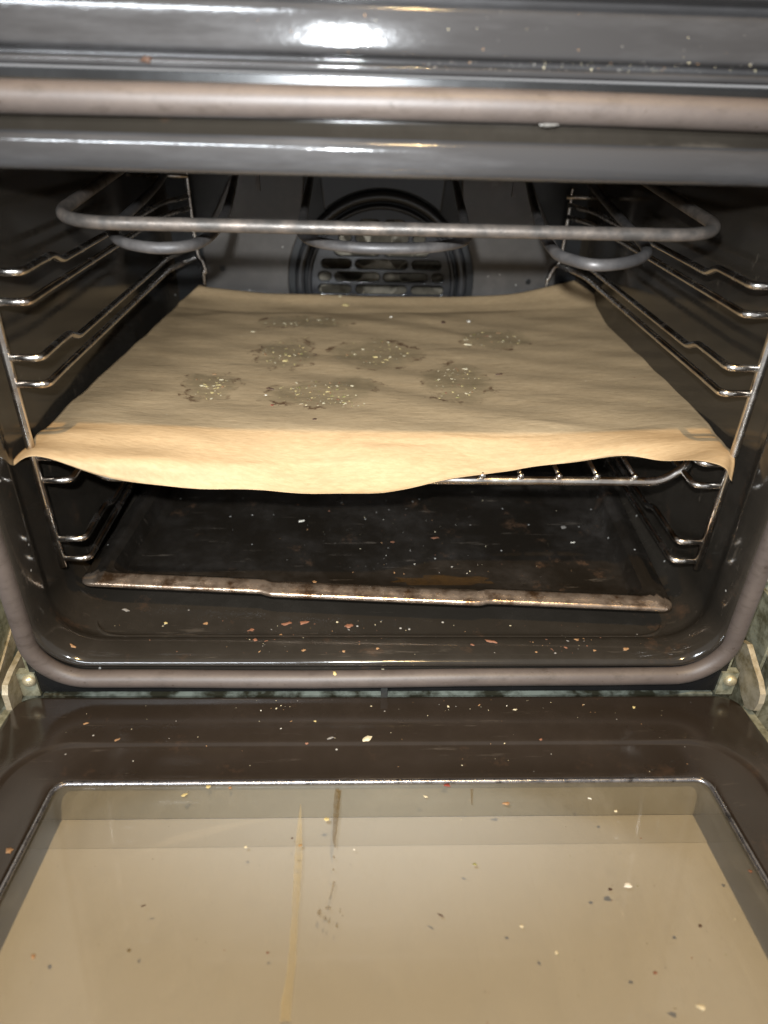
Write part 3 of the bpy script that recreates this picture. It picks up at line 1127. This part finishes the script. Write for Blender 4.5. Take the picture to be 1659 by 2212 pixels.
# oven floor and its front ledge
FL = ['floor', 'seal', 'rim', 'tray']
for px, py, r, m, lab, el in (
        (272, 1318, 7, 'greyfluff', 'grey rolled scrap on the dark floor left of the tray front', 1.9),
        (158, 1396, 7, 'orange', 'orange sliver in the left corner of the floor ledge', 1.9),
        (358, 1346, 5, 'yellow', 'yellowish flake in front of the tray, nearest to the grey scrap', 1.0),
        (445, 1347, 6, 'orange', 'orange flake between the tray and the floor bead, left of centre', 1.1),
        (543, 1361, 6, 'rust', 'small rust flake just behind the floor bead', 1.4),
        (551, 1382, 7, 'rust', 'rust flake overlapping the front of the floor bead', 1.1),
        (621, 1347, 9, 'rust', 'broad flat rust flake behind the floor bead, left one of the wide pair', 1.7),
        (657, 1345, 10, 'rust', 'ragged rust flake behind the floor bead, right one of the wide pair', 1.5),
        (754, 1352, 10, 'rust', 'largest crumpled brown flake in front of the tray centre', 1.2),
        (728, 1344, 4, 'cream', 'cream crumb left of the crumpled brown flake', 1.0),
        (607, 1372, 5, 'orange', 'orange crumb sitting on the floor bead', 1.0),
        (656, 1405, 6, 'orange', 'round orange crumb on the floor ledge left of centre', 1.0),
        (742, 1407, 5, 'orange', 'dull orange crumb on the ledge, right of the round orange one', 1.0),
        (816, 1401, 5, 'orange', 'orange crumb on the ledge near the middle', 1.0),
        (1062, 1386, 8, 'rust', 'long red-brown splinter on the right half of the floor ledge', 2.2),
        (1020, 1393, 5, 'rust', 'dark rust crumb left of the red-brown splinter', 1.2),
        (1246, 1382, 6, 'orange', 'orange flake on the right of the ledge, topmost of its cluster', 1.2),
        (1222, 1399, 4, 'rust', 'rust flake in the cluster on the right of the ledge', 1.2),
        (1158, 1409, 4, 'orange', 'small orange crumb left of the right-hand cluster on the ledge', 1.1),
        (1284, 1405, 4, 'orange', 'orange crumb at the right edge of the ledge cluster', 1.1),
        (1352, 1402, 6, 'orange', 'rightmost orange flake on the floor ledge', 1.5),
        (679, 1257, 6, 'orange', 'orange flake just behind the rim of the baking tray', 1.0)):
    crumb(px, py, r, m, lab, FL, el, rng.uniform(-.6, .6), .3, 'flake', G1, 'flake')
crumb(723, 1454, 7, 'yellow', 'yellow crumb stuck on the brown rubber seal', ['seal'], .75, .3, .4, 'crumb', None)
crumb(827, 1446, 4, 'cream', 'cream crumb on top of the rubber seal above its clip', ['seal'], 1.2, .3, .4)
# tray
for px, py, r, m, lab, el in (
        (650, 1126, 6, 'white', 'white curled scrap on the tray under the parchment edge', 1.7),
        (940, 1162, 6, 'rust', 'red-brown strip lying on the baking tray', 2.0),
        (1216, 1139, 8, 'greyfluff', 'round pinkish grey spot of residue on the right of the tray', 1.1),
        (1238, 1172, 4, 'white', 'small white sliver on the tray right of the residue spot', 1.9),
        (848, 1171, 5, 'rust', 'pinkish brown flake on the middle of the tray', 1.4)):
    crumb(px, py, r, m, lab, ['tray'], el, rng.uniform(-.4, .4), .2, 'flake', 'scraps on the baking tray', 'flake')
# door frame
for px, py, r, m, lab, el in (
        (794, 1596, 11, 'cream', 'largest cream crumb, forked, on the dark door frame', 1.4),
        (186, 1563, 5, 'orange', 'oval orange crumb on the left of the door frame', 1.3),
        (254, 1598, 5, 'orange', 'slanting orange sliver on the door frame, left of centre', 1.6),
        (681, 1558, 4, 'yellow', 'small yellow crumb on the door frame', 1.0),
        (714, 1595, 6, 'greyfluff', 'pinkish sliver left of the forked cream crumb', 2.2),
        (662, 1606, 4, 'rust', 'small pinkish red crumb near the lower fold of the door frame', 1.2),
        (718, 1500, 5, 'orange', 'orange crumb in the gap between door and oven', .8),
        (1369, 1528, 6, 'yellow', 'yellow crumb on the right of the door frame', .9),
        (1168, 1597, 4, 'rust', 'rust crumb on the right half of the door frame', 1.2),
        (968, 1526, 4, 'cream', 'pale crumb near the hinge edge of the door frame', 1.0),
        (1112, 1533, 4, 'cream', 'pale sliver on the door frame right of centre', 1.5),
        (20, 1838, 11, 'orange', 'rusty orange burnt blob on the left side of the door frame', 1.1)):
    crumb(px, py, r, m, lab, ['door', 'frame'], el, rng.uniform(-.6, .6), .35, 'crumb', G2)
# door glass
for px, py, r, m, lab, el in (
        (450, 1700, 7, 'yellow', 'yellow crumb at the top edge of the door glass, left of the brown drip', .9),
        (497, 1702, 5, 'orange', 'tan crumb at the top edge of the door glass, beside the yellow one', 1.0),
        (399, 1717, 6, 'yellow', 'tan ragged crumb near the top left of the door glass', 1.3),
        (705, 1770, 7, 'yellow', 'yellow crumb left of the brown drip on the door glass', 1.0),
        (648, 1826, 5, 'orange', 'orange crumb on the pale yellow streak of the door glass', 1.0),
        (919, 1721, 6, 'cream', 'cream seed-shaped crumb near the top middle of the door glass', .6),
        (1093, 1736, 7, 'orange', 'orange forked crumb near the top of the door glass', 1.7),
        (966, 1696, 6, 'red', 'red shred under the trim of the door glass', 1.8),
        (1356, 1913, 8, 'white', 'white crumb on the right half of the door glass', 1.5),
        (1126, 2001, 5, 'cream', 'cream crumb low on the door glass, right of centre', .8),
        (1202, 2058, 5, 'cream', 'pale yellow crumb low on the door glass, below the other cream ones', 1.0),
        (72, 2066, 6, 'orange', 'orange crumb near the left edge of the door glass', 1.0),
        (1620, 1882, 5, 'rust', 'reddish crumb at the right edge of the door glass', 1.0),
        (1515, 2176, 9, 'cream', 'smeared cream crumb in the lower right of the door glass', 1.2),
        (1274, 1725, 4, 'white', 'small white crumb near the top right of the door glass', 1.4),
        (1330, 1752, 4, 'cream', 'cream sliver on the top right of the door glass', 1.4),
        (530, 1830, 5, 'cream', 'pale blurred crumb left of the yellow streak on the door glass', .8),
        (765, 1835, 3, 'white', 'tiny pale crumb right of the brown drip', .8),
        (1318, 1921, 5, 'dark_brown', 'dark burnt chip left of the white crumb on the door glass', .7),
        (1512, 2001, 5, 'dark_brown', 'dark brown burnt crumb right of centre low on the door glass', 1.0),
        (1415, 2102, 5, 'rust', 'red-brown chip in the lower right of the door glass', .8),
        (952, 1977, 4, 'dark_brown', 'row of dark burnt grains in the middle of the door glass', 2.4),
        (1025, 1867, 5, 'green', 'dark olive speck in the middle of the door glass', 1.2),
        (279, 2053, 5, 'stain_brown', 'brown baked-on dot in the lower left of the door glass', 1.2),
        (578, 2058, 4, 'rust', 'brown dot left of the yellow streak on the door glass', 1.1),
        (631, 1811, 4, 'dark_brown', 'black dot right beside the upper yellow streak', 1.0),
        (310, 1957, 4, 'dark_brown', 'dark elongated grain in the left half of the door glass', 1.8)):
    crumb(px, py, r, m, lab, ['glass'], el, rng.uniform(-.6, .6) + (1.5 if el < 1 else 0), .3, 'crumb', G3)
# parchment
for px, py, r, m, lab, el in (
        (747, 660, 9, 'yellow', 'big pale yellow chunk near the back edge of the parchment', 1.0),
        (845, 685, 5, 'white', 'white bit near the back of the parchment', 1.0),
        (1013, 695, 7, 'white', 'white chunk on the back right of the parchment', .8),
        (957, 697, 7, 'dark_brown', 'dark burnt lump on the back right of the parchment', 1.4),
        (546, 717, 5, 'cream', 'cream bit on the back left of the parchment', 1.1),
        (1078, 809, 6, 'dark_brown', 'dark curled shred on the right of the parchment', 2.2),
        (582, 840, 6, 'dark_brown', 'dark curled shred left of the middle grease spot on the parchment', 2.2),
        (588, 876, 5, 'red', 'dark red speck at the lower left rim of the middle grease spot', 1.0),
        (575, 854, 4, 'white', 'white bit under the left dark shred on the parchment', 1.2),
        (1010, 745, 6, 'cream', 'cream streak at the edge of the right rear grease spot', 2.2),
        (680, 906, 5, 'dark_brown', 'small brown shred in front of the middle grease spot', 1.4),
        (472, 832, 5, 'yellow', 'pale yellow bit in the leftmost grease spot', 1.5),
        (735, 640, 4, 'cream', 'pale bit at the very back edge of the parchment', 1.0),
        (810, 772, 6, 'yellow', 'yellow bit in the middle rear grease spot', 1.2),
        (616, 780, 6, 'yellow', 'yellow bit in the left rear grease spot', 1.3)):
    crumb(px, py, r, m, lab, ['paper'], el, rng.uniform(-.4, .4), .5, 'food_scrap', G4, 'food scrap')
# fascia
crumb(317, 130, 10, 'dark_brown', 'dark brown lump stuck on the ridge of the oven fascia', ['fascia'], 1.5, 0, .6, 'food_scrap', None, 'food scrap')
crumb(1187, 268, 12, 'greyfluff', 'torn whitish shred hanging from the upper seal', ['seal', 'floor', 'frame'], 1.9, 0, .5, 'shred', None, 'shred')


def scatter(name, label, regions, keys, mats, parent_kind='stuff'):
    """specks nobody could count, one object per surface"""
    V, F, mi = [], [], []
    for (poly, count, r0, r1) in regions:
        P = np.array(poly, float)
        lo, hi = P.min(0), P.max(0)
        k = 0
        tries = 0
        while k < count and tries < count * 20:
            tries += 1
            if len(poly) == 3 and isinstance(poly[2], tuple) and poly[2][0] == 'g':
                pass
            q = rng.uniform(lo, hi)
            ins = False
            j = len(P) - 1
            for i in range(len(P)):
                if (P[i][1] > q[1]) != (P[j][1] > q[1]) and q[0] < (P[j][0] - P[i][0]) * (q[1] - P[i][1]) / (P[j][1] - P[i][1] + 1e-9) + P[i][0]:
                    ins = not ins
                j = i
            if not ins:
                continue
            h = hit(q[0], q[1], keys)
            if h is None:
                continue
            rp = r0 + (r1 - r0) * rng.random() ** 3
            v, f = flake_geo(h[0], h[1], rp * h[2] / FPX, .35, rng.uniform(.8, 1.9), None, 6)
            o = len(V)
            V += v
            F += [tuple(a + o for a in fa) for fa in f]
            mi += [rng.integers(len(mats))] * len(f)
            k += 1
    ob = link(name, V, F, M[mats[0]], None, smooth=False)
    for m in mats[1:]:
        ob.data.materials.append(M[m])
    ob.data.polygons.foreach_set('material_index', np.array(mi, dtype=np.int32))
    tag(ob, label, 'crumbs', None, parent_kind)
    return ob


def ell(cx, cy, rx, ry, n=14):
    return [(cx + rx * math.cos(6.2832 * k / n), cy + ry * math.sin(6.2832 * k / n)) for k in range(n)]


scatter('crumb_specks', 'yellow and brown specks of food scattered over the greasy spots of the parchment',
        [(ell(615, 765, 55, 26), 55, 1.2, 3.4), (ell(810, 762, 75, 28), 50, 1.2, 3.4), (ell(455, 835, 45, 28), 40, 1.2, 4), (ell(690, 850, 95, 28), 90, 1.2, 4),
         (ell(985, 825, 55, 38), 60, 1.2, 3.6), (ell(1065, 733, 70, 16), 36, 1.2, 3), (ell(660, 697, 90, 10), 26, 1, 2.6), (ell(750, 870, 45, 12), 22, 1.2, 3),
         ([(330, 690), (1330, 690), (1420, 900), (240, 900)], 40, .8, 2)], ['paper'],
        ['yellow', 'cream', 'yellow', 'orange', 'green', 'rust', 'cream'])
scatter('crumb_specks', 'fine pale dust and crumbs on the dirty baking tray',
        [([(420, 1075), (1010, 1060), (1200, 1090), (1240, 1240), (560, 1240)], 50, .5, 1.5), ([(640, 1080), (1020, 1080), (1100, 1250), (620, 1230)], 55, .4, 1.7)], ['tray'],
        ['greyfluff', 'cream', 'greyfluff', 'rust', 'white', 'orange'])
scatter('crumb_specks', 'fine brown crumbs on the oven floor in front of the tray',
        [([(240, 1330), (1400, 1345), (1420, 1415), (200, 1415)], 40, .5, 1.6), ([(480, 1335), (900, 1345), (900, 1412), (480, 1412)], 30, .6, 2.2), ([(1140, 1375), (1300, 1375), (1300, 1412), (1140, 1412)], 18, .6, 2.2)],
        ['floor'], ['rust', 'orange', 'greyfluff', 'rust', 'cream'])
scatter('crumb_specks', 'tiny pale crumbs on the dark door frame above the glass',
        [([(110, 1512), (1560, 1512), (1600, 1600), (80, 1600)], 38, .5, 1.6), ([(480, 1512), (1300, 1512), (1300, 1540), (480, 1535)], 26, .5, 2), ([(150, 1600), (1500, 1600), (1500, 1670), (160, 1670)], 16, .7, 1.8)], ['door'], ['cream', 'greyfluff', 'white', 'orange', 'cream'])
scatter('crumb_specks', 'tiny dark and pale specks on the door glass',
        [([(170, 1700), (1500, 1700), (1659, 2210), (0, 2210)], 55, .5, 1.5), ([(1050, 1860), (1500, 1860), (1600, 2100), (1000, 2100)], 14, .6, 1.8)], ['glass'], ['dark_brown', 'rust', 'stain_brown', 'cream', 'stain_brown', 'green'])
scatter('crumb_specks', 'white specks of dust on the upper fascia',
        [([(500, 15), (1640, 15), (1640, 125), (500, 125)], 30, .5, 1.6), ([(900, 132), (1640, 136), (1640, 158), (900, 152)], 120, .5, 1.8)], ['fascia'], ['greyfluff', 'greyfluff', 'cream', 'greyfluff', 'orange'])


# ------------------------------------------------------------------ grease drips on the glass and in the tray
def drip(name, pts, label, mat, lift=.0004, keys=('glass',), parent=None):
    """pts: (px, py, half width px); thin sheet lying on the surface"""
    V = []
    sp = spline([(a, b, c) for a, b, c in pts], 5)
    for a, b, c in sp:
        c = max(.4, c * (1 + rng.uniform(-.12, .12)))
        for sx in (-1, 1):
            h = hit(a + sx * c, b, list(keys))
            V.append(h[0] + h[1] * lift)
    F = [(2 * i, 2 * i + 1, 2 * i + 3, 2 * i + 2) for i in range(len(sp) - 1)]
    o = link(name, V, F, M[mat], parent, smooth=False)
    if label:
        o['label'] = label
    return o


drip('grease_streak', [(650, 1738, .6), (647, 1790, 5), (645, 1850, 8), (641, 1920, 8), (635, 2010, 7), (630, 2090, 9), (620, 2160, 11), (616, 2208, 12)], 'long pale yellow grease streak', 'stain_yellow', parent=door)
drip('grease_drip', [(729, 1704, 4), (728, 1730, 7), (726, 1760, 6), (724, 1790, 5), (722, 1815, 3), (724, 1832, 1)], 'brown drip below the glass trim', 'stain_brown', parent=door)
drip('grease_drip', [(733, 1709, 5), (733, 1718, 3), (731, 1735, 2), (729, 1748, 1)], 'dark drop on the brown drip', 'stain_brown', .0008, parent=door)
drip('grease_drip', [(722, 1905, 3), (720, 1916, 2.4), (716, 1930, 1.6), (712, 1944, 1)], None, 'stain_brown', parent=door)
for a, b, c, d in ((709, 1962, 9, 4), (690, 1972, 6, 8), (703, 1984, 4, 5), (712, 1990, 3, 7), (735, 1968, 2, 6), (728, 2000, 3, 6), (720, 1880, 3, 3), (721, 1852, 3, 4)):
    h0 = rng.uniform(-2, 2)
    drip('grease_splash', [(a + h0, b - d, .6), (a, b - d * .3, c * .6), (a - h0, b + d * .4, c * .7), (a, b + d, .6)], None, 'stain_brown', parent=door)
drip('grease_drip', [(1019, 1705, 3), (1019, 1720, 2), (1019, 1740, 1)], None, 'stain_brown', parent=door)
pd = []
for q, (a, b) in enumerate(ell(955, 1256, 105, 11, 24)):
    h = hit(a + 14 * math.sin(q * 2.1), min(b + 3 * math.sin(q * 1.7), 1265), ['tray'])
    pd.append(h[0] + h[1] * .0004)
o = link('grease_puddle', pd, [tuple(range(24))], M['puddle'], tray_e, smooth=False)
